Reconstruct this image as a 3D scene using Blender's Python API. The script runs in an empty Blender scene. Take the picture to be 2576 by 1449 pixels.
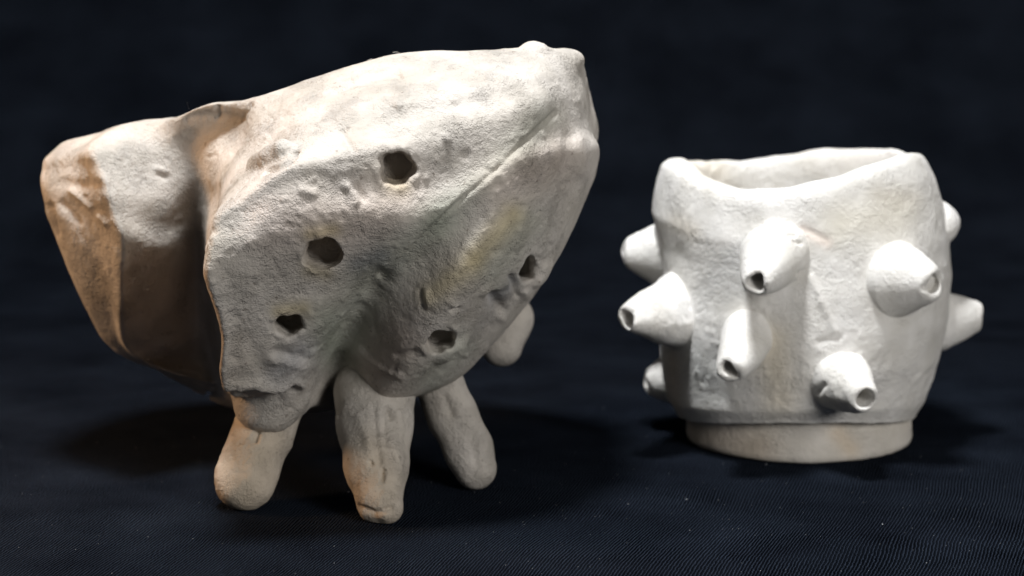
import bpy, math, random
import numpy as np
import openvdb as vdb
from mathutils import Vector

random.seed(7)
rng = np.random.default_rng(7)
MM = 0.001
scene = bpy.context.scene

# ------------------------------------------------------------------ camera
PITCH = math.radians(10.0)
CAM = np.array([0.0, -672.0, 180.0])            # millimetres
FPX, CX, CY = 6950.0, 1288.0, 724.5             # focal length and centre in photo pixels (2576 wide)
cam_data = bpy.data.cameras.new("camera")
cam = bpy.data.objects.new("camera", cam_data)
scene.collection.objects.link(cam)
cam.location = Vector(CAM) * MM
cam.rotation_euler = (math.pi / 2 - PITCH, 0, 0)
cam_data.sensor_width = 36.0
cam_data.lens = 36.0 * FPX / 2576.0
cam_data.clip_start = 0.02
cam_data.clip_end = 20.0
cam_data.dof.use_dof = True
cam_data.dof.focus_distance = 0.668
cam_data.dof.aperture_fstop = 16.0
scene.camera = cam

# ------------------------------------------------------------------ light
world = bpy.data.worlds.new("World")
scene.world = world
world.use_nodes = True
bgn = world.node_tree.nodes["Background"]
bgn.inputs[0].default_value = (0.95, 0.97, 1.0, 1)
bgn.inputs[1].default_value = 0.045


def area(name, loc, target, size, power, col):
    d = bpy.data.lights.new(name, 'AREA')
    d.shape = 'DISK'
    d.size = size
    d.energy = power
    d.color = col
    o = bpy.data.objects.new(name, d)
    scene.collection.objects.link(o)
    o.location = loc
    o.rotation_euler = (Vector(target) - Vector(loc)).to_track_quat('-Z', 'Y').to_euler()
    return o


key = area("key_lamp", (-0.085, -0.16, 0.94), (-0.01, 0.05, 0.06), 0.16, 4.05, (0.98, 0.985, 0.99))
key.data.spread = math.radians(100)
area("warm_lamp", (-0.33, 0.035, 0.17), (-0.06, 0.04, 0.04), 0.07, 0.46, (1.0, 0.60, 0.32))
area("fill_lamp", (0.62, -0.92, 0.44), (0.0, 0.05, 0.05), 0.4, 7.0, (1.0, 0.965, 0.92))
scene.view_settings.view_transform = 'Standard'
scene.view_settings.look = 'None'
scene.view_settings.exposure = 0.0
scene.view_settings.gamma = 1.0
scene.cycles.use_denoising = True
scene.cycles.use_adaptive_sampling = False
scene.cycles.max_bounces = 6


# ------------------------------------------------------------------ helpers
def P(px, py, y):
    """the point of the plane at depth y (mm) that the photograph shows at px, py"""
    a, b = (px - CX) / FPX, -(py - CY) / FPX
    d = np.array([a, math.cos(PITCH) + b * math.sin(PITCH), -math.sin(PITCH) + b * math.cos(PITCH)])
    return CAM + d * ((y - CAM[1]) / d[1])


def proj(v):
    q = v - CAM
    dep = q[:, 1] * math.cos(PITCH) - q[:, 2] * math.sin(PITCH)
    up = q[:, 1] * math.sin(PITCH) + q[:, 2] * math.cos(PITCH)
    return CX + FPX * q[:, 0] / dep, CY - FPX * up / dep


def _hash(i, j, k, seed):
    h = (i.astype(np.int64) * 73856093) ^ (j.astype(np.int64) * 19349663) ^ (k.astype(np.int64) * 83492791) ^ (seed * 2654435)
    h = (h ^ (h >> 13)) * 1274126177
    h = h & 0x7fffffff
    h = (h ^ (h >> 15)) * 40503 & 0x7fffffff
    return ((h >> 7) & 0xffff).astype(np.float32) / 32767.5 - 1.0


def vnoise(p, scale, seed=0):
    """smooth value noise, p in mm, scale in mm, about -1..1"""
    q = p / scale + 1000.37
    i = np.floor(q)
    f = (q - i).astype(np.float32)
    f = f * f * f * (f * (f * 6 - 15) + 10)
    i = i.astype(np.int64)
    out = 0
    for a in (0, 1):
        wa = f[:, 0] if a else 1 - f[:, 0]
        for b in (0, 1):
            wb = f[:, 1] if b else 1 - f[:, 1]
            for c in (0, 1):
                wc = f[:, 2] if c else 1 - f[:, 2]
                out = out + wa * wb * wc * _hash(i[:, 0] + a, i[:, 1] + b, i[:, 2] + c, seed)
    return out


def smin(a, b, k):
    h = np.clip(0.5 + 0.5 * (b - a) / k, 0, 1)
    return b * (1 - h) + a * h - k * h * (1 - h)


def smax(a, b, k):
    return -smin(-a, -b, k)


class Grid:
    """a dense signed distance field in mm"""
    def __init__(self, lo, hi, vox, band=12.0):
        self.lo = np.array(lo, float)
        self.vox = vox
        self.n = np.ceil((np.array(hi) - self.lo) / vox).astype(int) + 1
        self.band = band
        self.a = np.full(tuple(self.n), band, np.float32)

    def from_mesh(self, v, tris=None, quads=None):
        pts = ((v - self.lo)).astype(np.float32)
        tr = vdb.createLinearTransform(voxelSize=self.vox)
        kw = {}
        if tris is not None and len(tris):
            kw['triangles'] = np.ascontiguousarray(tris, dtype=np.uint32)
        if quads is not None and len(quads):
            kw['quads'] = np.ascontiguousarray(quads, dtype=np.uint32)
        g = vdb.FloatGrid.createLevelSetFromPolygons(np.ascontiguousarray(pts), transform=tr,
                                                     halfWidth=self.band / self.vox, **kw)
        out = np.zeros(tuple(self.n), np.float32)
        g.copyToArray(out)
        return out

    def box(self, lo, hi):
        a = np.clip(np.floor((np.array(lo) - self.lo) / self.vox).astype(int), 0, self.n)
        b = np.clip(np.ceil((np.array(hi) - self.lo) / self.vox).astype(int) + 1, 0, self.n)
        sl = tuple(slice(x, y) for x, y in zip(a, b))
        ax = [self.lo[i] + self.vox * np.arange(a[i], b[i], dtype=np.float32) for i in range(3)]
        X = np.meshgrid(*ax, indexing='ij')
        return sl, np.stack([x.astype(np.float32) for x in X], -1)

    def mesh(self):
        g = vdb.FloatGrid(self.band)
        g.transform = vdb.createLinearTransform(voxelSize=self.vox)
        g.copyFromArray(np.ascontiguousarray(np.clip(self.a, -self.band, self.band)), tolerance=0.0)
        pts, quads = g.convertToQuads(isovalue=0.0)
        v, q = np.array(pts, np.float64) + self.lo, np.array(quads)
        a, b, c, d = (v[q[:, k]] - self.lo for k in range(4))
        vol = (np.cross(b, c) * a).sum() + (np.cross(c, d) * a).sum()
        return v, (q if vol > 0 else q[:, ::-1].copy())

    def blur(self, sigma, zmin=None):
        """rounds edges off"""
        k = int(math.ceil(2.2 * sigma / self.vox))
        w = np.exp(-0.5 * (np.arange(-k, k + 1) * self.vox / sigma) ** 2); w /= w.sum()
        z0 = 0 if zmin is None else max(0, int((zmin - self.lo[2]) / self.vox))
        s = self.a[:, :, z0:]
        o = s.copy()
        for ax in range(3):
            p = np.pad(o, [(k, k) if i == ax else (0, 0) for i in range(3)], mode='edge')
            n = s.shape[ax]
            acc = np.zeros_like(s)
            for j, wj in enumerate(w):
                sl = [slice(None)] * 3
                sl[ax] = slice(j, j + n)
                acc += np.float32(wj) * p[tuple(sl)]
            o = acc
        m = min(12, s.shape[2])
        t = np.ones(s.shape[2], np.float32)
        if z0:
            t[:m] = np.linspace(0, 1, m)
        self.a[:, :, z0:] = s * (1 - t) + o * t


def seg_sdf(X, a, b, ra, rb):
    """a tapered capsule"""
    a, b = np.asarray(a, np.float32), np.asarray(b, np.float32)
    d = b - a
    t = np.clip(((X - a) @ d) / float(d @ d), 0, 1)
    r = ra + (rb - ra) * t
    return np.sqrt((((X - a) - t[..., None] * d) ** 2).sum(-1)) - r


def ell_sdf(X, c, r):
    q = (X - np.asarray(c, np.float32)) / np.asarray(r, np.float32)
    k = np.sqrt((q * q).sum(-1)) + 1e-6
    return (k - 1) * float(np.min(r))


def vnormals(v, q):
    n = np.zeros_like(v)
    e = np.cross(v[q[:, 2]] - v[q[:, 0]], v[q[:, 3]] - v[q[:, 1]])
    for k in range(4):
        for c in range(3):
            n[:, c] += np.bincount(q[:, k], e[:, c], len(v))
    return n / (np.linalg.norm(n, axis=1, keepdims=True) + 1e-12)


def make_obj(name, v, quads, mat, parent=None, col=None, origin=None):
    org = np.zeros(3) if origin is None else np.array(origin, float)
    me = bpy.data.meshes.new(name)
    me.vertices.add(len(v))
    me.vertices.foreach_set("co", ((v - org) * MM).astype(np.float32).ravel())
    k = quads.shape[1]
    me.loops.add(len(quads) * k)
    me.loops.foreach_set("vertex_index", quads.astype(np.int32).ravel())
    me.polygons.add(len(quads))
    me.polygons.foreach_set("loop_start", np.arange(0, len(quads) * k, k, dtype=np.int32))
    me.polygons.foreach_set("use_smooth", np.ones(len(quads), bool))
    me.update(calc_edges=True)
    if col is not None:
        at = me.color_attributes.new("stain_light", 'FLOAT_COLOR', 'POINT')
        at.data.foreach_set("color", np.concatenate([col, np.ones((len(col), 1))], 1).astype(np.float32).ravel())
    me.materials.append(mat)
    o = bpy.data.objects.new(name, me)
    scene.collection.objects.link(o)
    if parent is not None:
        o.parent = parent
    return o


def thing(name, label, cat, loc=(0, 0, 0)):
    o = bpy.data.objects.new(name, None)
    o.empty_display_size = 0.02
    scene.collection.objects.link(o)
    o.location = loc
    o['label'] = label
    o['category'] = cat
    return o


# ------------------------------------------------------------------ materials
def nodes_of(m):
    m.use_nodes = True
    nt = m.node_tree
    return nt, nt.nodes, nt.links, nt.nodes["Principled BSDF"]


def clay(name, base, grain=1.0, specks=0.5):
    m = bpy.data.materials.new(name)
    nt, N, L, bs = nodes_of(m)
    geo = N.new("ShaderNodeNewGeometry")
    pos = geo.outputs["Position"]
    at = N.new("ShaderNodeAttribute"); at.attribute_name = "stain_light"

    def noise(scale, det=3.0, rough=0.55):
        n = N.new("ShaderNodeTexNoise")
        n.inputs["Scale"].default_value = scale
        n.inputs["Detail"].default_value = det
        n.inputs["Roughness"].default_value = rough
        L.new(pos, n.inputs["Vector"])
        return n
    # mottled tint
    n1 = noise(70, 4)
    rp = N.new("ShaderNodeValToRGB")
    rp.color_ramp.elements[0].position = 0.32
    rp.color_ramp.elements[0].color = (base[0] * 0.86, base[1] * 0.85, base[2] * 0.82, 1)
    rp.color_ramp.elements[1].position = 0.66
    rp.color_ramp.elements[1].color = (base[0] * 1.06, base[1] * 1.06, base[2] * 1.06, 1)
    L.new(n1.outputs[0], rp.inputs[0])
    mul = N.new("ShaderNodeMix"); mul.data_type = 'RGBA'; mul.blend_type = 'MULTIPLY'
    mul.inputs[0].default_value = 1.0
    L.new(rp.outputs[0], mul.inputs[6]); L.new(at.outputs["Color"], mul.inputs[7])
    # dark grog specks
    n2 = noise(620, 1.5)
    sp = N.new("ShaderNodeValToRGB")
    sp.color_ramp.elements[0].position = 0.69
    sp.color_ramp.elements[0].color = (0, 0, 0, 1)
    sp.color_ramp.elements[1].position = 0.76
    sp.color_ramp.elements[1].color = (specks,) * 3 + (1,)
    L.new(n2.outputs[0], sp.inputs[0])
    mx = N.new("ShaderNodeMix"); mx.data_type = 'RGBA'
    L.new(sp.outputs[0], mx.inputs[0]); L.new(mul.outputs[2], mx.inputs[6])
    mx.inputs[7].default_value = (0.22, 0.18, 0.15, 1)
    L.new(mx.outputs[2], bs.inputs["Base Color"])
    bs.inputs["Roughness"].default_value = 0.92
    bs.inputs["Specular IOR Level"].default_value = 0.18
    # grain
    nv = noise(95, 3)
    b1 = noise(900, 5, 0.65)
    b2 = noise(2600, 2, 0.6)
    b3 = noise(260, 4, 0.6)
    last = None
    for nn, dist, st in ((b3, 0.0016, 0.45), (b1, 0.0012, 0.75), (b2, 0.0005, 0.7)):
        bp = N.new("ShaderNodeBump")
        mr = N.new("ShaderNodeMapRange")
        mr.inputs[1].default_value = 0.36; mr.inputs[2].default_value = 0.64
        mr.inputs[3].default_value = st * grain * 0.45; mr.inputs[4].default_value = min(1.0, st * grain * 1.5)
        L.new(nv.outputs[0], mr.inputs[0]); L.new(mr.outputs[0], bp.inputs["Strength"])
        bp.inputs["Distance"].default_value = dist
        L.new(nn.outputs[0], bp.inputs["Height"])
        if last is not None:
            L.new(last.outputs[0], bp.inputs["Normal"])
        last = bp
    L.new(last.outputs[0], bs.inputs["Normal"])
    return m


M_BOWL = clay("bisque_clay", (0.60, 0.565, 0.525), 0.9, 0.6)
M_CUP = clay("white_bisque_clay", (0.81, 0.80, 0.78), 0.5, 0.1)


# ------------------------------------------------------------------ black cloth: one sheet, sweeping up behind
def cloth():
    m = bpy.data.materials.new("black_twill")
    nt, N, L, bs = nodes_of(m)
    geo = N.new("ShaderNodeNewGeometry")
    mp = N.new("ShaderNodeMapping")
    mp.inputs["Rotation"].default_value = (0, 0, math.radians(14))
    L.new(geo.outputs["Position"], mp.inputs[0])
    nz = N.new("ShaderNodeTexNoise"); nz.inputs["Scale"].default_value = 9.0; nz.inputs["Detail"].default_value = 2
    L.new(geo.outputs["Position"], nz.inputs["Vector"])
    ad = N.new("ShaderNodeMix"); ad.data_type = 'RGBA'; ad.blend_type = 'ADD'
    ad.inputs[0].default_value = 0.012
    L.new(mp.outputs[0], ad.inputs[6]); L.new(nz.outputs["Color"], ad.inputs[7])
    wv = N.new("ShaderNodeTexWave")
    wv.wave_type = 'BANDS'; wv.bands_direction = 'X'; wv.wave_profile = 'SIN'
    wv.inputs["Scale"].default_value = 370.0
    wv.inputs["Distortion"].default_value = 2.6
    wv.inputs["Detail"].default_value = 2.0
    wv.inputs["Detail Scale"].default_value = 1.6
    L.new(ad.outputs[2], wv.inputs["Vector"])
    n2 = N.new("ShaderNodeTexNoise"); n2.inputs["Scale"].default_value = 1500; n2.inputs["Detail"].default_value = 2
    L.new(geo.outputs["Position"], n2.inputs["Vector"])
    mu = N.new("ShaderNodeMath"); mu.operation = 'MULTIPLY_ADD'
    L.new(n2.outputs[0], mu.inputs[0]); mu.inputs[1].default_value = 0.8
    L.new(wv.outputs[1], mu.inputs[2])
    bp = N.new("ShaderNodeBump"); bp.inputs["Strength"].default_value = 1.0; bp.inputs["Distance"].default_value = 0.0022
    L.new(mu.outputs[0], bp.inputs["Height"]); L.new(bp.outputs[0], bs.inputs["Normal"])
    n3 = N.new("ShaderNodeTexNoise"); n3.inputs["Scale"].default_value = 26; n3.inputs["Detail"].default_value = 5
    L.new(geo.outputs["Position"], n3.inputs["Vector"])
    rp = N.new("ShaderNodeValToRGB")
    rp.color_ramp.elements[0].position = 0.3; rp.color_ramp.elements[0].color = (0.0128, 0.0165, 0.0252, 1)
    rp.color_ramp.elements[1].position = 0.72; rp.color_ramp.elements[1].color = (0.0238, 0.0315, 0.0475, 1)
    L.new(n3.outputs[0], rp.inputs[0])
    th_ = N.new("ShaderNodeMapRange")
    n4 = N.new("ShaderNodeTexNoise"); n4.inputs["Scale"].default_value = 45; n4.inputs["Detail"].default_value = 3
    L.new(geo.outputs["Position"], n4.inputs["Vector"])
    m4 = N.new("ShaderNodeMapRange")
    m4.inputs[1].default_value = 0.35; m4.inputs[2].default_value = 0.65; m4.inputs[3].default_value = 0.6; m4.inputs[4].default_value = 0.05
    L.new(n4.outputs[0], m4.inputs[0]); L.new(m4.outputs[0], th_.inputs[3])
    th_.inputs[4].default_value = 1.95
    L.new(wv.outputs[1], th_.inputs[0])
    ml_ = N.new("ShaderNodeMix"); ml_.data_type = 'RGBA'; ml_.blend_type = 'MULTIPLY'; ml_.inputs[0].default_value = 1.0
    L.new(rp.outputs[0], ml_.inputs[6]); L.new(th_.outputs[0], ml_.inputs[7])
    L.new(ml_.outputs[2], bs.inputs["Base Color"])
    bs.inputs["Roughness"].default_value = 1.0
    bs.inputs["Specular IOR Level"].default_value = 0.0
    # sheet: floor from in front of the camera to y=230, then a soft curve up
    xs = np.concatenate([np.linspace(-900, -260, 33)[:-1], np.linspace(-260, 330, 296), np.linspace(330, 900, 31)[1:]])
    prof = [(y, 0.0) for y in np.linspace(-420, 340, 250)]
    R = 300.0
    for t in np.linspace(0, 1, 50)[1:]:
        a = t * math.radians(82)
        prof.append((340 + R * math.sin(a), R * (1 - math.cos(a))))
    y0, z0 = prof[-1]
    for t in np.linspace(0, 1, 80)[1:]:
        prof.append((y0 + t * 70, z0 + t * 640))
    prof = np.array(prof)
    Xg, I = np.meshgrid(xs, np.arange(len(prof)), indexing='ij')
    Y, Z = prof[I, 0], prof[I, 1]
    v = np.stack([Xg.ravel(), Y.ravel(), Z.ravel()], 1)
    # gentle undulation; slack folds where the cloth hangs
    w = np.clip((v[:, 1] - 280) / 200, 0, 1)
    f = vnoise(v * [1, 0.35, 0.35], 95, 3) * 11 * w + vnoise(v * [1, 0.6, 0.6], 38, 4) * 2.5 * w
    v[:, 1] += f * np.clip(v[:, 2] / 80, 0, 1)
    lift = (vnoise(v * [0.5, 1, 1], 55, 5) * 1.3 + vnoise(v, 17, 6) * 0.22)
    near = np.exp(-(((v[:, 0] + 40) / 95) ** 2 + ((v[:, 1] - 50) / 80) ** 2) ** 2) + np.exp(-(((v[:, 0] - 82) / 52) ** 2 + ((v[:, 1] - 100) / 52) ** 2) ** 2)
    v[:, 2] += lift * np.clip(1 - near, 0, 1) * np.clip(1 - v[:, 2] / 40, 0, 1)
    ny = len(prof)
    i, j = np.meshgrid(np.arange(len(xs) - 1), np.arange(ny - 1), indexing='ij')
    b = (i * ny + j).ravel()
    q = np.stack([b, b + ny, b + ny + 1, b + 1], 1)
    o = make_obj("black_cloth", v, q, m)
    o['kind'] = 'structure'
    o['label'] = 'black twill cloth under and behind the two clay pots'
    return o


cloth()


# ------------------------------------------------------------------ bowl body
def catmull(ctrl, n, closed):
    """ctrl (k, m, 3) resampled along axis 0"""
    k = len(ctrl)
    span = k if closed else k - 1
    t = np.linspace(0, span, n, endpoint=not closed)
    i = np.minimum(np.floor(t).astype(int), span - 1)
    f = (t - i)[:, None, None]
    idx = (lambda a: a % k) if closed else (lambda a: np.clip(a, 0, k - 1))
    p0, p1, p2, p3 = (ctrl[idx(i + o)] for o in (-1, 0, 1, 2))
    return 0.5 * ((2 * p1) + (-p0 + p2) * f + (2 * p0 - 5 * p1 + 4 * p2 - p3) * f ** 2 + (-p0 + 3 * p1 - 3 * p2 + p3) * f ** 3)


FRONT = [
    # left lobe, far side
    [(165, 352, 78), (118, 395, 74), (103, 450, 70), (130, 560, 67), (212, 735, 66), (318, 880, 72)],
    # left lobe, ridge
    [(300, 316, 55), (230, 375, 42), (262, 470, 35), (303, 600, 34), (303, 740, 42), (335, 890, 62)],
    # hollow behind the prow
    [(410, 302, 48), (395, 380, 46), (405, 500, 43), (420, 650, 46), (430, 800, 58), (450, 960, 76)],
    # notch under the rim
    [(500, 262, 38), (500, 330, 44), (500, 450, 45), (500, 600, 53), (505, 780, 64), (535, 1000, 76)],
    # return wall hidden by the prow
    [(575, 255, 34), (590, 330, 35), (560, 462, 16), (524, 630, 26), (552, 800, 36), (600, 1000, 50)],
    # prow edge
    [(650, 240, 30), (650, 370, 7), (545, 540, -20), (518, 690, -23), (560, 835, -13), (568, 972, 2)],
    # left panel
    [(800, 193, 26), (770, 300, -3), (740, 415, -22), (720, 590, -23), (690, 790, -10), (675, 985, 8)],
    [(1000, 137, 24), (965, 245, -3), (930, 385, -18), (880, 570, -20), (820, 765, -6), (755, 980, 15)],
    # seam
    [(1200, 126, 22), (1185, 215, 0), (1150, 330, -10), (1080, 570, -13), (930, 760, 7), (850, 930, 34)],
    # right panel
    [(1345, 118, 26), (1342, 182, 11), (1335, 265, 1), (1285, 450, -6), (1130, 745, -7), (985, 975, 16)],
    [(1425, 130, 36), (1432, 178, 28), (1435, 245, 22), (1430, 420, 14), (1290, 710, 14), (1100, 955, 28)],
    # right silhouette
    [(1470, 160, 52), (1480, 205, 49), (1484, 270, 46), (1500, 420, 43), (1375, 690, 42), (1185, 925, 46)],
]
BACK = [
    [(10, 88, 104), (15, 92, 97), (18, 95, 86), (12, 95, 66), (2, 90, 47), (-10, 82, 33)],
    [(-35, 116, 99), (-35, 121, 93), (-35, 126, 84), (-36, 122, 60), (-38, 112, 42), (-42, 100, 28)],
    [(-88, 110, 92), (-96, 114, 88), (-101, 117, 80), (-95, 115, 58), (-83, 108, 42), (-68, 98, 29)],
]
cols = [[P(*p) for p in c] for c in FRONT] + [[np.array(p, float) for p in c] for c in BACK]
pole = np.array([-46.0, 76.0, 14.5])
cage = np.zeros((len(cols), 8, 3))
for i, c in enumerate(cols):
    cage[i, :6] = c
    cage[i, 6] = c[5] * 0.55 + pole * 0.45 + [0, 0, -2.5]
    cage[i, 7] = pole
r2 = cage[:, 2:3]
sh = np.full((len(cage), 1, 1), 0.32); sh[:4] = 0.55; sh[7:] = 0.58
cage = np.concatenate([cage[:, :2], r2 * (1 - sh) + cage[:, 1:2] * sh, r2, r2 * (1.08 - sh) + cage[:, 3:4] * (sh - 0.08), cage[:, 3:]], 1)
e = cage[5:6]
b = cage[1:2]
cage = np.concatenate([cage[:1], b * 0.72 + cage[:1] * 0.28, b, b * 0.72 + cage[2:3] * 0.28, cage[2:5], e * 0.72 + cage[4:5] * 0.28, e, e * 0.72 + cage[6:7] * 0.28, cage[6:]], 0)
surf = catmull(cage, 300, True)                        # around
surf = catmull(surf.transpose(1, 0, 2), 150, False)    # rim to pole -> (150, 300, 3)
NU, NV = 300, 150


def closed_mesh(rings):
    nr = len(rings)
    v = rings.reshape(-1, 3)
    i, j = np.meshgrid(np.arange(nr - 1), np.arange(NU), indexing='ij')
    a = (i * NU + j).ravel(); b = (i * NU + (j + 1) % NU).ravel()
    quads = np.stack([a, a + NU, b + NU, b], 1)
    top = len(v); c0 = rings[0].mean(0)
    bot = top + 1; c1 = rings[-1].mean(0)
    v = np.concatenate([v, [c0], [c1]])
    r = np.arange(NU); r2 = (r + 1) % NU
    tris = np.concatenate([np.stack([r, r2, np.full(NU, top)], 1),
                           np.stack([r2 + (nr - 1) * NU, r + (nr - 1) * NU, np.full(NU, bot)], 1)])
    return v, tris, quads


G = Grid((-142, -40, 2), (42, 140, 128), 0.43)
A = G.from_mesh(*closed_mesh(surf))
rim = surf[0]
cen = rim.mean(0)
up1 = rim + (rim - surf[6]) * 0.0 + [0, 0, 9]
up2 = rim + [0, 0, 30]
B = G.from_mesh(*closed_mesh(np.concatenate([[up2, up1], surf])))
WALL = 8.0
body = smax(A, -(B + WALL), 3.0)
del A, B
G.a = body
G.blur(0.8, 70)

# knuckle the left leg grows from, and a roll of clay on the rim
def add_sdf(fn, lo, hi, k, sub=False):
    sl, X = G.box(lo, hi)
    d = fn(X)
    G.a[sl] = smax(G.a[sl], -d, k) if sub else smin(G.a[sl], d, k)


def around(c, r):
    return np.array(c) - r, np.array(c) + r


c = P(676, 1022, 27); add_sdf(lambda X: ell_sdf(X, c, (8.8, 9.5, 6.4)), *around(c, 20), 4.5)
c = P(1342, 132, 27); add_sdf(lambda X: ell_sdf(X, c, (3.6, 4.5, 2.6)), *around(c, 10), 1.2)
c = P(1425, 150, 38); add_sdf(lambda X: ell_sdf(X, c, (4.6, 6, 3.0)), *around(c, 12), 2.5)
# pressed-out slab edge low on the right
# holes pushed through the wall
HOLES = [(999, 425, 46, 45, 0), (812, 642, 48, 42, 1), (725, 820, 43, 35, 2), (1111, 864, 41, 40, 3), (1328, 682, 27, 42, 4)]


def surf_hit(px, py):
    """first point of the body along the photograph's line of sight"""
    y = np.arange(-35, 80, 0.2)
    pts = np.array([P(px, py, q) for q in y])
    ix = np.round((pts - G.lo) / G.vox).astype(int)
    ok = ((ix >= 0) & (ix < G.n)).all(1)
    ix = np.clip(ix, 0, G.n - 1)
    d = np.where(ok, G.a[ix[:, 0], ix[:, 1], ix[:, 2]], 9)
    k = np.argmax(d < 0)
    return pts[k], ix[k]


def grad(ix):
    i, j, k = ix
    g = np.array([G.a[i + 2, j, k] - G.a[i - 2, j, k], G.a[i, j + 2, k] - G.a[i, j - 2, k], G.a[i, j, k + 2] - G.a[i, j, k - 2]])
    return g / (np.linalg.norm(g) + 1e-9)


hole_pts = []
for (px, py, rx, ry, s) in HOLES:
    c, ix = surf_hit(px, py)
    hole_pts.append(c)
    n = grad(ix)
    ax = -n * 0.22 + np.array([0.03, 0.97, -0.10])
    ax /= np.linalg.norm(ax)
    u = np.cross(ax, [0, 0, 1.0]); u /= np.linalg.norm(u)
    w = np.cross(u, ax)
    sc = 0.0985

    def fn(X, c=c, ax=ax, u=u, w=w, rx=rx * sc, ry=ry * sc, s=s):
        q = X - c.astype(np.float32)
        t = q @ ax.astype(np.float32)
        a, b = q @ u.astype(np.float32) , q @ w.astype(np.float32)
        th = np.arctan2(b, a)
        wob = 1 + 0.05 * np.cos(3 * th + s * 2.1) + 0.055 * np.cos(5 * th + s) + 0.03 * np.cos(8 * th + 2.3 * s + t)
        tap = 1 - 0.02 * np.clip(t, -2, 9)
        d = (np.sqrt((a / rx) ** 2 + (b / ry) ** 2) / (wob * tap) - 1) * min(rx, ry)
        return np.maximum(d, np.abs(t - 1.5) - 12)
    bk = c + ax * 11.0
    add_sdf(lambda X: ell_sdf(X, bk, (7.5, 7.5, 7.5)), *around(bk, 10), 1.0)
    add_sdf(fn, *around(c, 17), 0.5, True)

# thumbed lump near the prow with a curved groove under it
def hit_chain(pts, dy=0.0):
    return [surf_hit(*p)[0] + np.array([0, dy, -dy * 0.6]) for p in pts]


lump = [hit_chain([p], o)[0] for p, o in (((650, 405), 2.2), ((682, 396), 0.0), ((712, 382), -0.6))]
groove = hit_chain([(668, 428), (702, 420), (726, 404), (740, 388)], -0.2)
for a, b, r in zip(lump[:-1], lump[1:], (3.3, 3.2)):
    add_sdf(lambda X: seg_sdf(X, a, b, r, r - 0.3), np.minimum(a, b) - 7, np.maximum(a, b) + 7, 1.4)
for a, b, r in zip(groove[:-1], groove[1:], (1.4, 1.9, 1.3)):
    add_sdf(lambda X: seg_sdf(X, a, b, r, r), np.minimum(a, b) - 6, np.maximum(a, b) + 6, 0.7, True)

bv, bq = G.mesh()
print("bowl verts", len(bv))


def stroke(x, y, pts, wid):
    """0..1 falloff from a polyline drawn on the photo-facing side"""
    d = np.full(len(x), 1e9)
    for (x0, y0), (x1, y1) in zip(pts[:-1], pts[1:]):
        dx, dy = x1 - x0, y1 - y0
        t = np.clip(((x - x0) * dx + (y - y0) * dy) / (dx * dx + dy * dy + 1e-9), 0, 1)
        d = np.minimum(d, np.hypot(x - x0 - t * dx, y - y0 - t * dy))
    return np.exp(-(d / wid) ** 2)


def relief(v, q, amp=1.0, marks=(), pebble=0):
    n = vnormals(v, q)
    view = CAM - v
    view /= np.linalg.norm(view, axis=1, keepdims=True)
    facing = np.clip((n * view).sum(1) * 3, 0, 1)
    d = vnoise(v, 19, 11) * 0.55 + vnoise(v, 8.5, 12) * 0.27 + vnoise(v, 3.4, 13) * 0.08 + vnoise(v, 1.6, 14) * 0.04
    crumb = np.clip(vnoise(v, 13, 15) * 1.6 + vnoise(v, 5, 16) * 0.8 - 0.15, 0, 1)
    d = d + crumb * (np.clip(vnoise(v, 1.5, 17) * 1.6, -0.3, 1) * 0.16 + np.clip(vnoise(v, 3.0, 18) * 1.6, -0.4, 1) * 0.16)
    d = d * amp
    px, py = proj(v)
    front = facing * (v[:, 1] < 62)
    for pts, wid, am in marks:
        x0, x1 = min(p[0] for p in pts) - 3 * wid, max(p[0] for p in pts) + 3 * wid
        y0, y1 = min(p[1] for p in pts) - 3 * wid, max(p[1] for p in pts) + 3 * wid
        k = np.nonzero((px > x0) & (px < x1) & (py > y0) & (py < y1) & (front > 0))[0]
        d[k] += am * stroke(px[k], py[k], pts, wid) * front[k]
    if pebble:
        r2 = np.random.default_rng(5)
        for _ in range(pebble):
            cx_, cy_ = r2.uniform(500, 1480), r2.uniform(150, 980)
            wid, am = r2.uniform(4, 9), r2.choice([-0.3, 0.2, 0.3]) * r2.uniform(0.4, 1.1)
            ln = r2.uniform(0, 16); an = r2.uniform(0, 3.14)
            k = np.nonzero((abs(px - cx_) < 45) & (abs(py - cy_) < 45) & (front > 0))[0]
            d[k] += am * stroke(px[k], py[k], [(cx_, cy_), (cx_ + ln * math.cos(an), cy_ + ln * math.sin(an))], wid) * front[k]
    return v + n * d[:, None], n, px, py, front


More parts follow.
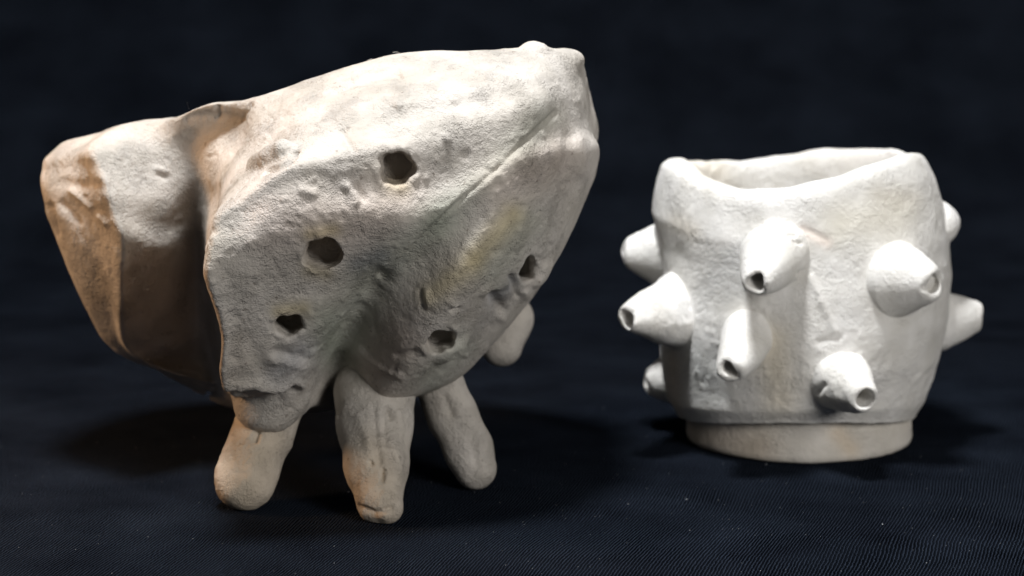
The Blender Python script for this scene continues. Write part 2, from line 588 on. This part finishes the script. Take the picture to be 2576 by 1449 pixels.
BOWL_MARKS = [
    # thumbed lump with the groove under it
    # small finger of clay, chips and ridges on the left panel
    ([(872, 470), (895, 508)], 12, 1.0), ([(896, 470), (915, 500)], 10, -0.7), ([(762, 478), (790, 486)], 13, 0.9),
    ([(860, 330), (890, 380)], 8, -0.8), ([(855, 395), (960, 375)], 15, 0.6),
    ([(700, 590), (800, 580)], 18, 0.5), ([(1120, 345), (1124, 352)], 9, 0.9), ([(1000, 265), (1006, 268)], 9, 0.8),
    # seam between the two slabs
    ([(1395, 285), (1250, 425), (1100, 560), (960, 700)], 7, -0.75), ([(960, 700), (900, 800), (850, 900)], 26, -1.6),
    ([(1100, 590), (960, 715)], 20, 0.6),
    # line under the rim
    ([(840, 225), (950, 196), (1000, 186)], 10, -0.8), ([(1000, 186), (1180, 196), (1300, 170)], 16, -0.5),
    ([(1180, 160), (1260, 190)], 14, 0.5),
    # notch chips
    ([(470, 300), (520, 290), (600, 300)], 12, -0.9), ([(548, 268), (545, 300)], 6, -0.8), ([(600, 300), (630, 262)], 6, -0.8),
    ([(395, 425), (420, 432)], 9, 0.5), ([(400, 440), (414, 446)], 8, -0.45),
    # lip over the left leg and the slit under it
    ([(570, 968), (640, 962), (690, 975), (752, 965)], 13, 1.5), ([(600, 995), (650, 1002), (700, 1000), (738, 975)], 12, -2.2),
    # creases low on the panels
    ([(690, 880), (770, 905)], 12, -0.6), ([(680, 905), (790, 920)], 14, 0.6), ([(620, 850), (660, 930)], 20, -0.5),
    ([(1072, 735), (1076, 770)], 9, 0.6), ([(1058, 735), (1062, 775)], 7, -0.6), ([(1130, 760), (1150, 775)], 8, 0.6), ([(1140, 780), (1152, 776)], 6, -1.2),
    ([(900, 880), (960, 930), (1010, 950)], 9, 0.6), ([(1000, 895), (1040, 888)], 10, -0.8),
    ([(1240, 745), (1262, 775)], 15, -1.9), ([(1215, 735), (1275, 710)], 11, 0.8), ([(1286, 700), (1300, 740)], 9, -1.6), ([(1275, 775), (1262, 800)], 12, 0.9),
    ([(1300, 735), (1330, 745)], 13, 1.0),
    # pale pressed patch on the right edge
    ([(1455, 350), (1462, 430)], 20, 0.9), ([(1430, 350), (1436, 430)], 14, -0.5),
    # lobe
    ([(180, 480), (230, 520)], 8, 0.7), ([(160, 510), (200, 560)], 8, -0.6), ([(255, 545), (268, 560)], 9, 0.9), ([(128, 520), (142, 590)], 9, -1.3),
    ([(150, 460), (280, 470)], 16, -0.6),
]
rb_ = random.Random(3)
for (hx, hy, rx, ry, s_) in HOLES:                      # torn burrs pushed up round each hole
    for k in range(7):
        t = rb_.uniform(0, 6.28)
        x0, y0 = hx + rx * 1.16 * math.cos(t), hy + ry * 1.16 * math.sin(t)
        BOWL_MARKS.append(([(x0, y0), (x0 - 12 * math.sin(t), y0 + 12 * math.cos(t))], rb_.uniform(6, 9), rb_.choice([0.3, 0.45, -0.3])))
bv, bn, px, py, front = relief(bv, bq, 1.0, BOWL_MARKS, 420)


def stains_and_light(px, py, front, items, n):
    col = np.ones((n, 3))
    for pts, wid, rgb, st in items:
        w = (stroke(px, py, pts, wid) * st * (front > 0))[:, None]
        col = col * (1 - w) + col * np.array(rgb) * w
    return col


GREEN, BLUE, YEL, PINK, BRN = (0.80, 0.86, 0.82), (0.72, 0.76, 0.84), (1.0, 0.93, 0.70), (1.0, 0.93, 0.91), (0.94, 0.90, 0.85)
bcol = stains_and_light(px, py, front, [
    ([(1370, 300), (1100, 560)], 45, GREEN, 0.7), ([(1100, 560), (930, 700), (860, 860)], 60, GREEN, 0.95),
    ([(960, 640), (900, 665)], 26, BLUE, 0.9), ([(760, 880), (700, 930)], 40, BLUE, 0.7), ([(820, 800), (840, 900)], 45, GREEN, 0.9),
    ([(1330, 560), (1240, 680)], 45, GREEN, 0.7), ([(1160, 870), (1080, 960)], 40, GREEN, 0.8), ([(1245, 755), (1290, 710)], 22, BLUE, 0.8),
    ([(1290, 540), (1200, 640)], 32, YEL, 0.9), ([(1180, 670), (1080, 745)], 34, YEL, 0.8), ([(780, 590), (840, 580)], 20, YEL, 0.8),
    ([(700, 780), (760, 775)], 22, YEL, 0.8), ([(1010, 470), (990, 462)], 26, YEL, 0.6), ([(820, 690), (780, 680)], 22, YEL, 0.6),
    ([(1000, 500), (900, 560), (700, 560)], 90, PINK, 0.8), ([(1250, 450), (1400, 400)], 70, PINK, 0.8), ([(1000, 850), (950, 930)], 60, PINK, 0.9),
    ([(500, 330), (560, 420)], 50, BRN, 0.6), ([(510, 480), (505, 650)], 40, BRN, 0.7), ([(220, 480), (260, 560)], 40, BRN, 0.6), ([(600, 860), (590, 940)], 40, BRN, 0.6),
], len(bv))

bowl_org = np.array([-45.0, 45.0, 0.0])
bowl = thing("clay_bowl", "large lopsided white clay bowl with round holes in its wall, standing on stubby legs", "clay bowl", bowl_org * MM)
make_obj("body", bv, bq, M_BOWL, bowl, bcol, bowl_org)


# ------------------------------------------------------------------ bowl legs
def chain_part(name, pts, rad, vox, parent, org, mat, marks=(), amp=1.15, extra=None, k=2.0, stain_light=()):
    pts = np.array(pts, float)
    R = max(rad) + 3
    g = Grid(pts.min(0) - R, pts.max(0) + R, vox, 8.0)
    sl, X = g.box(g.lo, g.lo + g.n * vox)
    d = np.full(X.shape[:3], 8.0, np.float32)
    for a, b, ra, rb in zip(pts[:-1], pts[1:], rad[:-1], rad[1:]):
        d = smin(d, seg_sdf(X, a, b, ra, rb), k)
    if extra:
        d = extra(X, d)
    g.a[sl] = d
    v, q = g.mesh()
    v, n, px, py, fr = relief(v, q, amp, marks)
    v[:, 2] = np.maximum(v[:, 2], 0.15 + 0.1 * vnoise(v, 2, 9)) if pts[:, 2].min() < 14 and name == "leg" else v[:, 2]
    fr = np.ones(len(v))
    col = stains_and_light(px, py, fr, stain_light, len(v))
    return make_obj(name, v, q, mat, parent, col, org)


def foot(px, y, r):
    """centre of a rounded foot of radius r resting on the cloth"""
    best = min(np.arange(900, 1400, 1.0), key=lambda b: abs(P(px, b, y)[2] - r))
    return P(px, best, y)


f1 = foot(614, 21.5, 7.4)
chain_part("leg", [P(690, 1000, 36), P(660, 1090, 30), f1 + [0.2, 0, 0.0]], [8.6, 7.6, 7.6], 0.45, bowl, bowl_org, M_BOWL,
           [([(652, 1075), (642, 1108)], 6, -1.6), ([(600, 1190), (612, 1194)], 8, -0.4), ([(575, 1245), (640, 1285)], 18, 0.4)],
           stain_light=[([(640, 1120), (600, 1280)], 110, (1.0, 0.91, 0.78), 0.9)])  # buff clay tone, with the warm lamp's orange glow painted into the colour
f2 = foot(975, 6.0, 4.2)
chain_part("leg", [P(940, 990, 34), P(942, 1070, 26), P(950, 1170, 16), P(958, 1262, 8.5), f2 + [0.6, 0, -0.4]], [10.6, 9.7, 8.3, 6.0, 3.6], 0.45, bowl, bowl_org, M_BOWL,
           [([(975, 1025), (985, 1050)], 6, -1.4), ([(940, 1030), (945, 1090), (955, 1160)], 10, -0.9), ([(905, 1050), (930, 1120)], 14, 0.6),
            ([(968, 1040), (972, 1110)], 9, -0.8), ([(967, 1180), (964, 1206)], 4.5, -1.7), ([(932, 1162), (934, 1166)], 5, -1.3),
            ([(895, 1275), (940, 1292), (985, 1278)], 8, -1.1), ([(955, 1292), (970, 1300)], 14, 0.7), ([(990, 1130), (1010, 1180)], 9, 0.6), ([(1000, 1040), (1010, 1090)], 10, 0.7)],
           stain_light=[([(940, 1170), (965, 1310)], 80, (1.0, 0.91, 0.78), 0.8)])  # yellowish clay plus painted-in warm light low on the leg
f3 = foot(1197, 42, 5.6)
chain_part("leg", [P(1105, 960, 48), P(1138, 1040, 46), P(1178, 1130, 44), f3], [6.6, 6.5, 6.1, 5.6], 0.45, bowl, bowl_org, M_BOWL,
           [([(1120, 1000), (1135, 1040)], 9, -0.9), ([(1185, 1100), (1200, 1170)], 10, -0.6)])
# rounded nub low on the far side
chain_part("nub", [P(1215, 800, 78), P(1285, 800, 84), P(1262, 872, 82)], [5.5, 5.6, 5.8], 0.5, bowl, bowl_org, M_BOWL, amp=0.6, k=4.0)

# three stray hairs on the rim
mh = bpy.data.materials.new("pale_hair")
mh.use_nodes = True
mh.node_tree.nodes["Principled BSDF"].inputs["Base Color"].default_value = (0.5, 0.48, 0.45, 1)


def fibre(pts, r, parent, org):
    pts = catmull(np.array(pts)[:, None, :], 14, False)[:, 0]
    v, q = [], []
    for i, p in enumerate(pts):
        for k in range(4):
            a = k * math.pi / 2
            v.append(p + r * np.array([math.cos(a), 0, math.sin(a)]))
    for i in range(len(pts) - 1):
        for k in range(4):
            q.append((i * 4 + k, i * 4 + (k + 1) % 4, i * 4 + 4 + (k + 1) % 4, i * 4 + 4 + k))
    return make_obj("fibre", np.array(v), np.array(q), mh, parent, None, org)


fibre([P(476, 274, 40), P(472, 266, 40), P(471, 258, 40)], 0.05, bowl, bowl_org)
fibre([P(920, 158, 25), P(926, 151, 24), P(936, 148, 24)], 0.05, bowl, bowl_org)
fibre([P(1006, 136, 24), P(1001, 131, 24), P(988, 131, 23)], 0.05, bowl, bowl_org)


# ------------------------------------------------------------------ spiky cup
CC = np.array([82.0, 100.0, 0.0])
cup = thing("clay_cup", "small white clay cup studded with hollow cone spikes, on a low round foot", "clay cup", CC * MM)
ZL = np.array([8, 12, 18, 24, 35, 47, 58, 67, 74, 78, 82], float)
RL = np.array([35.3, 37.8, 39, 39.8, 39.8, 39.4, 40.6, 42.6, 41.6, 40.6, 39.6])
RR = np.array([33.0, 35.5, 37.8, 39.3, 41.4, 42.2, 40.8, 39.0, 37.0, 34.6, 32.0])
RF = np.array([36.5, 38.8, 39.5, 41.0, 42.0, 41.6, 40.6, 40.0, 39.4, 39.0, 38.6])
RB = np.array([34.0, 37.0, 39.0, 40.0, 41.0, 41.0, 40.0, 39.0, 38.5, 38.0, 37.6])
th = np.linspace(0, 2 * math.pi, NU, endpoint=False)
ct, st_ = np.cos(th), np.sin(th)
wr, wl = np.clip(ct, 0, 1) ** 2, np.clip(-ct, 0, 1) ** 2
wb, wf = np.clip(st_, 0, 1) ** 2, np.clip(-st_, 0, 1) ** 2
# rim height round the mouth: dips front left, climbs front right
keys = [(-180, 81), (-155, 79.5), (-138, 76.6), (-120, 75.4), (-102, 76.8), (-80, 80), (-58, 83.3), (-38, 85.2), (-15, 85), (0, 83.5), (35, 82), (60, 79.5), (90, 77), (120, 75.5), (150, 77.5)]
kd = np.array([k for k, _ in keys] + [180]); kz = np.array([z for _, z in keys] + [81])
deg = (np.degrees(th) + 180) % 360 - 180
zr = np.interp(deg, kd, kz)
ker = np.exp(-(np.arange(-20, 21) / 8.0) ** 2); ker /= ker.sum()
zr = np.convolve(np.concatenate([zr[-20:], zr, zr[:20]]), ker, 'valid')
rings = []
for s in np.linspace(1, 0, 90):                         # rim down to the foot joint
    zb = 8 + 4.5 * wf
    zz = zb + (zr - zb) * s
    zref = np.minimum(7.5 + (82 - 7.5) * s, 82)
    r = sum(w * np.interp(zref, ZL, T) for w, T in ((wl, RL), (wr, RR), (wf, RF), (wb, RB)))
    rings.append(np.stack([CC[0] + r * ct, CC[1] + r * st_, zz], 1))
for t in (0.7, 0.35):
    rings.append(np.stack([CC[0] + 34 * t * ct, CC[1] + 34 * t * st_, 8 + 4.5 * wf - 1.0], 1))
rings = np.array(rings)
G = Grid((CC[0] - 50, CC[1] - 52, -2), (CC[0] + 50, CC[1] + 50, 98), 0.47)
A = G.from_mesh(*closed_mesh(rings))
B = G.from_mesh(*closed_mesh(np.concatenate([[rings[0] + [0, 0, 25], rings[0] + [0, 0, 8]], rings])))
G.a = smax(A, -(B + 7.6), 3.5)
del A, B
# the thick rounded lip
li = 3.6 + 1.3 * ct ** 2
lip = rings[0] + np.stack([-li * ct, -li * st_, -li], 1)
for k in range(0, NU, 5):
    a, b = lip[k], lip[(k + 5) % NU]
    ra, rb_ = (4.0 + 1.2 * ct[k % NU] ** 2 + 0.35 * math.sin(k * 0.13) + 0.25 * math.sin(k * 0.31 + 1) for k in (k, k + 5))
    add_sdf(lambda X: seg_sdf(X, a, b, ra, rb_), np.minimum(a, b) - 7, np.maximum(a, b) + 7, 0.8)
G.blur(1.6, 64)

# spikes: base px, tip px, wall depth, tip depth, base radius, tip radius, hole
SPIKES = [
    (1950, 640, 62, 1903, 712, 41.5, 9.3, 3.5, 2.6),
    (1880, 850, 64, 1836, 932, 47.0, 8.0, 3.7, 2.3),
    (2112, 952, 62, 2180, 1004, 45.5, 8.8, 3.6, 2.6),
    (2256, 702, 66, 2352, 714, 57.5, 10.4, 4.4, 2.6),
    (1700, 785, 84, 1576, 803, 67.0, 10.8, 3.6, 2.3),
    (1664, 640, 106, 1566, 636, 105.0, 10.0, 4.0, 1.5),
    (1705, 950, 112, 1622, 962, 110.0, 8.8, 3.8, 1.5),
    (2340, 566, 96, 2400, 552, 97.0, 7.6, 5.0, 0),
    (2365, 803, 102, 2464, 792, 104.0, 8.6, 4.0, 1.2),
]
for (bx, by, yd, tx, ty, td, rb, rt, hl) in SPIKES:
    rb *= 0.93
    a, b = P(bx, by, yd), P(tx, ty, td)
    e = a + (b - a) * 0.16
    a2 = a - (b - a) * 0.15
    add_sdf(lambda X: seg_sdf(X, a2, e, rb * 0.95, rb - (rb - rt) * 0.2 - 0.7), *around((a + b) / 2, 24), 2.0)
# keep the inside of the mouth clear of the roots
sl, X = G.box(G.lo, G.lo + G.n * G.vox)
cav = np.maximum(np.sqrt((X[..., 0] - CC[0]) ** 2 + (X[..., 1] - CC[1]) ** 2) - 31.5, 12 - X[..., 2])
G.a[sl] = smax(G.a[sl], -cav, 3.0)
del X, cav
cv, cq = G.mesh()
print("cup verts", len(cv))
CUP_MARKS = [
    ([(1690, 560), (1720, 600)], 20, -1.0), ([(1730, 590), (1790, 575)], 18, -0.6), 
    ([(1840, 600), (1860, 590)], 8, -0.9), ([(1835, 680), (1850, 676)], 8, -0.9), ([(2020, 575), (2080, 605)], 9, -0.35),
    ([(2240, 480), (2280, 500)], 26, -0.5), ([(2340, 560), (2350, 720)], 16, 1.2),
    ([(1740, 900), (1760, 960)], 14, 0.7), ([(1760, 1000), (1810, 1010)], 18, 0.9), ([(1790, 780), (1840, 850)], 10, 0.5),
    ([(2040, 700), (2100, 830)], 10, 0.5), ([(2060, 860), (2110, 850)], 9, -0.5), ([(2200, 930), (2330, 900)], 9, -0.5), ([(1735, 850), (1742, 870)], 8, -1.0),
]
cv, cn, px, py, front = relief(cv, cq, 0.9, CUP_MARKS, 0)
front = (front > 0) | True
CW = (1.0, 0.97, 0.92)
ccol = stains_and_light(px, py, np.ones(len(cv)), [
    ([(2120, 560), (2250, 540)], 60, (1.0, 0.97, 0.88), 0.8), ([(1940, 860), (1960, 1000)], 50, (1.0, 0.93, 0.80), 0.8),
    ([(2020, 580), (2080, 610)], 16, (1.0, 0.90, 0.86), 0.8), ([(2210, 490), (2300, 500)], 30, (0.95, 0.93, 0.90), 0.8),
    ([(1700, 560), (1740, 580)], 26, (0.90, 0.86, 0.80), 0.8), ([(1720, 900), (1790, 980)], 60, (0.95, 0.98, 1.0), 0.8),
    ([(1690, 900), (1700, 1050)], 22, (0.9, 0.8, 0.7), 0.7), ([(1750, 410), (1800, 430)], 40, (1.0, 0.94, 0.84), 0.7)], len(cv))
make_obj("body", cv, cq, M_CUP, cup, ccol, CC)

# foot ring
fr_rings = []
for z, r in ((16, 28), (15.5, 31.0), (11.0, 31.3), (5, 31.8), (2, 31.9), (0.6, 31.4), (0.1, 30)):
    fr_rings.append(np.stack([CC[0] + (r + 0.5 * np.sin(2 * th + 1)) * ct, CC[1] + (r + 0.4 * np.cos(3 * th)) * st_, np.full(NU, z)], 1))
g = Grid((CC[0] - 38, CC[1] - 38, -3), (CC[0] + 38, CC[1] + 38, 20), 0.5, 6.0)
g.a = g.from_mesh(*closed_mesh(np.array(fr_rings)))
fv, fq = g.mesh()
fv, fn_, px, py, fr = relief(fv, fq, 0.8, [([(2040, 1105), (2070, 1110)], 26, 0.7), ([(2110, 1095), (2120, 1120)], 10, -0.5), ([(2262, 1130), (2268, 1140)], 5, -0.8), ([(2140, 1080), (2200, 1075)], 12, 0.4)])
fv[:, 2] = np.maximum(fv[:, 2], 0.1)
fcol = stains_and_light(px, py, np.ones(len(fv)), [([(1740, 1090), (1900, 1130)], 60, (0.92, 0.84, 0.76), 0.8), ([(2110, 1090), (2140, 1130)], 26, (1.0, 0.9, 0.78), 0.8)], len(fv))
make_obj("foot_ring", fv, fq, M_CUP, cup, fcol * np.array((0.90, 0.87, 0.83)), CC)  # whole foot tinted darker and browner: shade under the body put into colour


def spike(i, bx, by, yd, tx, ty, td, rb, rt, hl):
    rb *= 0.93
    a, b = P(bx, by, yd), P(tx, ty, td)
    L = np.linalg.norm(b - a)
    ax = ((b - a) / L).astype(np.float32)
    g = Grid(np.minimum(a, b) - rb - 2, np.maximum(a, b) + rb + 2, 0.36, 5.0)
    sl, X = g.box(g.lo, g.lo + g.n * g.vox)
    q = X - a.astype(np.float32)
    t = q @ ax
    u = np.cross(ax, [0, 0, 1.0]); u /= np.linalg.norm(u); w = np.cross(u, ax)
    cu, cw = q @ u.astype(np.float32), q @ w.astype(np.float32)
    rad = np.sqrt(cu ** 2 + cw ** 2)
    ang = np.arctan2(cw, cu)
    s = np.clip(t / L, -0.6, 1.1)
    prof = rb + (rt - rb) * np.clip(s, 0, 1) ** 1.0 + 0.3 * np.sin(np.clip(s, 0, 1) * math.pi) + 0.5 * np.exp(-np.clip(s, 0, 1) * 9)
    prof = prof * (1 + 0.04 * np.cos(2 * ang + i) + 0.03 * np.cos(3 * ang + 2 * i))
    d = (rad - prof) * (L / math.hypot(L, rb - rt))
    tn = ax
    tipcut = (X - b.astype(np.float32)) @ tn - 0.5 * np.cos(2 * ang + 1.3 * i) * (0 if hl == 0 else 1)
    if hl == 0:
        d = smax(d, t - L - 1.5, 6.0)
    else:
        d = smax(d, tipcut, 1.3)
        sq = 1.0 if i not in (1, 4) else 1.5
        ca, sa = math.cos(0.9), math.sin(0.9)
        pu, pw = cu * ca + cw * sa, (-cu * sa + cw * ca) * sq
        hol = np.sqrt(pu ** 2 + pw ** 2) - hl * (1 + 0.1 * np.cos(3 * ang + i)) * (1.15 if sq > 1 else 1)
        d = smax(d, -np.maximum(hol, (L - 9) - t), 0.7)
    d = np.maximum(d, -t - 3.0)
    g.a[sl] = np.clip(d, -5, 5)
    v, qd = g.mesh()
    marks = {0: [([(1985, 590), (1998, 594)], 5, -0.8), ([(2000, 606), (2014, 612)], 5, -0.9), ([(2010, 690), (2022, 684)], 7, -1.0), ([(1925, 770), (1940, 776)], 7, -1.0),
                 ([(1960, 570), (1975, 576)], 4, -0.7)],
             4: [([(1715, 785), (1735, 815)], 5, -0.9), ([(1715, 830), (1740, 826)], 6, -0.9)],
             3: [([(2325, 725), (2350, 712)], 8, -0.7)], 2: [([(2060, 985), (2072, 970)], 8, -0.9)]}.get(i, [])
    v, n, px, py, fr = relief(v, qd, 1.1, marks)
    col = np.ones((len(v), 3))
    make_obj("spike", v, qd, M_CUP, cup, col, CC)


for i, s in enumerate(SPIKES):
    spike(i, *s)

# ------------------------------------------------------------------ lint and clay dust on the cloth
ml = bpy.data.materials.new("lint")
ml.use_nodes = True
bs = ml.node_tree.nodes["Principled BSDF"]
bs.inputs["Base Color"].default_value = (0.30, 0.32, 0.35, 1)
bs.inputs["Roughness"].default_value = 0.9
lv, lq = [], []
oct_q = [(0, 2, 4), (2, 1, 4), (1, 3, 4), (3, 0, 4), (2, 0, 5), (1, 2, 5), (3, 1, 5), (0, 3, 5)]
for k in range(380):
    x = rng.uniform(-150, 170)
    y = -75 + 250 * rng.random() ** 1.6
    if k % 3 == 0:                                       # more dust near the feet and on the right
        x, y = rng.normal(60, 60), rng.normal(5, 35)
    s = 0.06 + 0.06 * rng.random() + (0.2 * rng.random() if rng.random() < 0.06 else 0)
    e = np.array([s * rng.uniform(0.7, 2.0), s, s * 0.7])
    an = rng.uniform(0, 3.14)
    b0 = len(lv)
    for d in ((1, 0, 0), (-1, 0, 0), (0, 1, 0), (0, -1, 0), (0, 0, 1), (0, 0, -1)):
        q = np.array(d) * e
        lv.append((x + q[0] * math.cos(an) - q[1] * math.sin(an), y + q[0] * math.sin(an) + q[1] * math.cos(an), 0.55 + q[2]))
    lq += [(a + b0, b + b0, c + b0) for a, b, c in oct_q]
lint = make_obj("lint", np.array(lv), np.array(lq), ml)
lint['kind'] = 'stuff'
lint['label'] = 'pale specks of lint and clay dust on the black cloth'
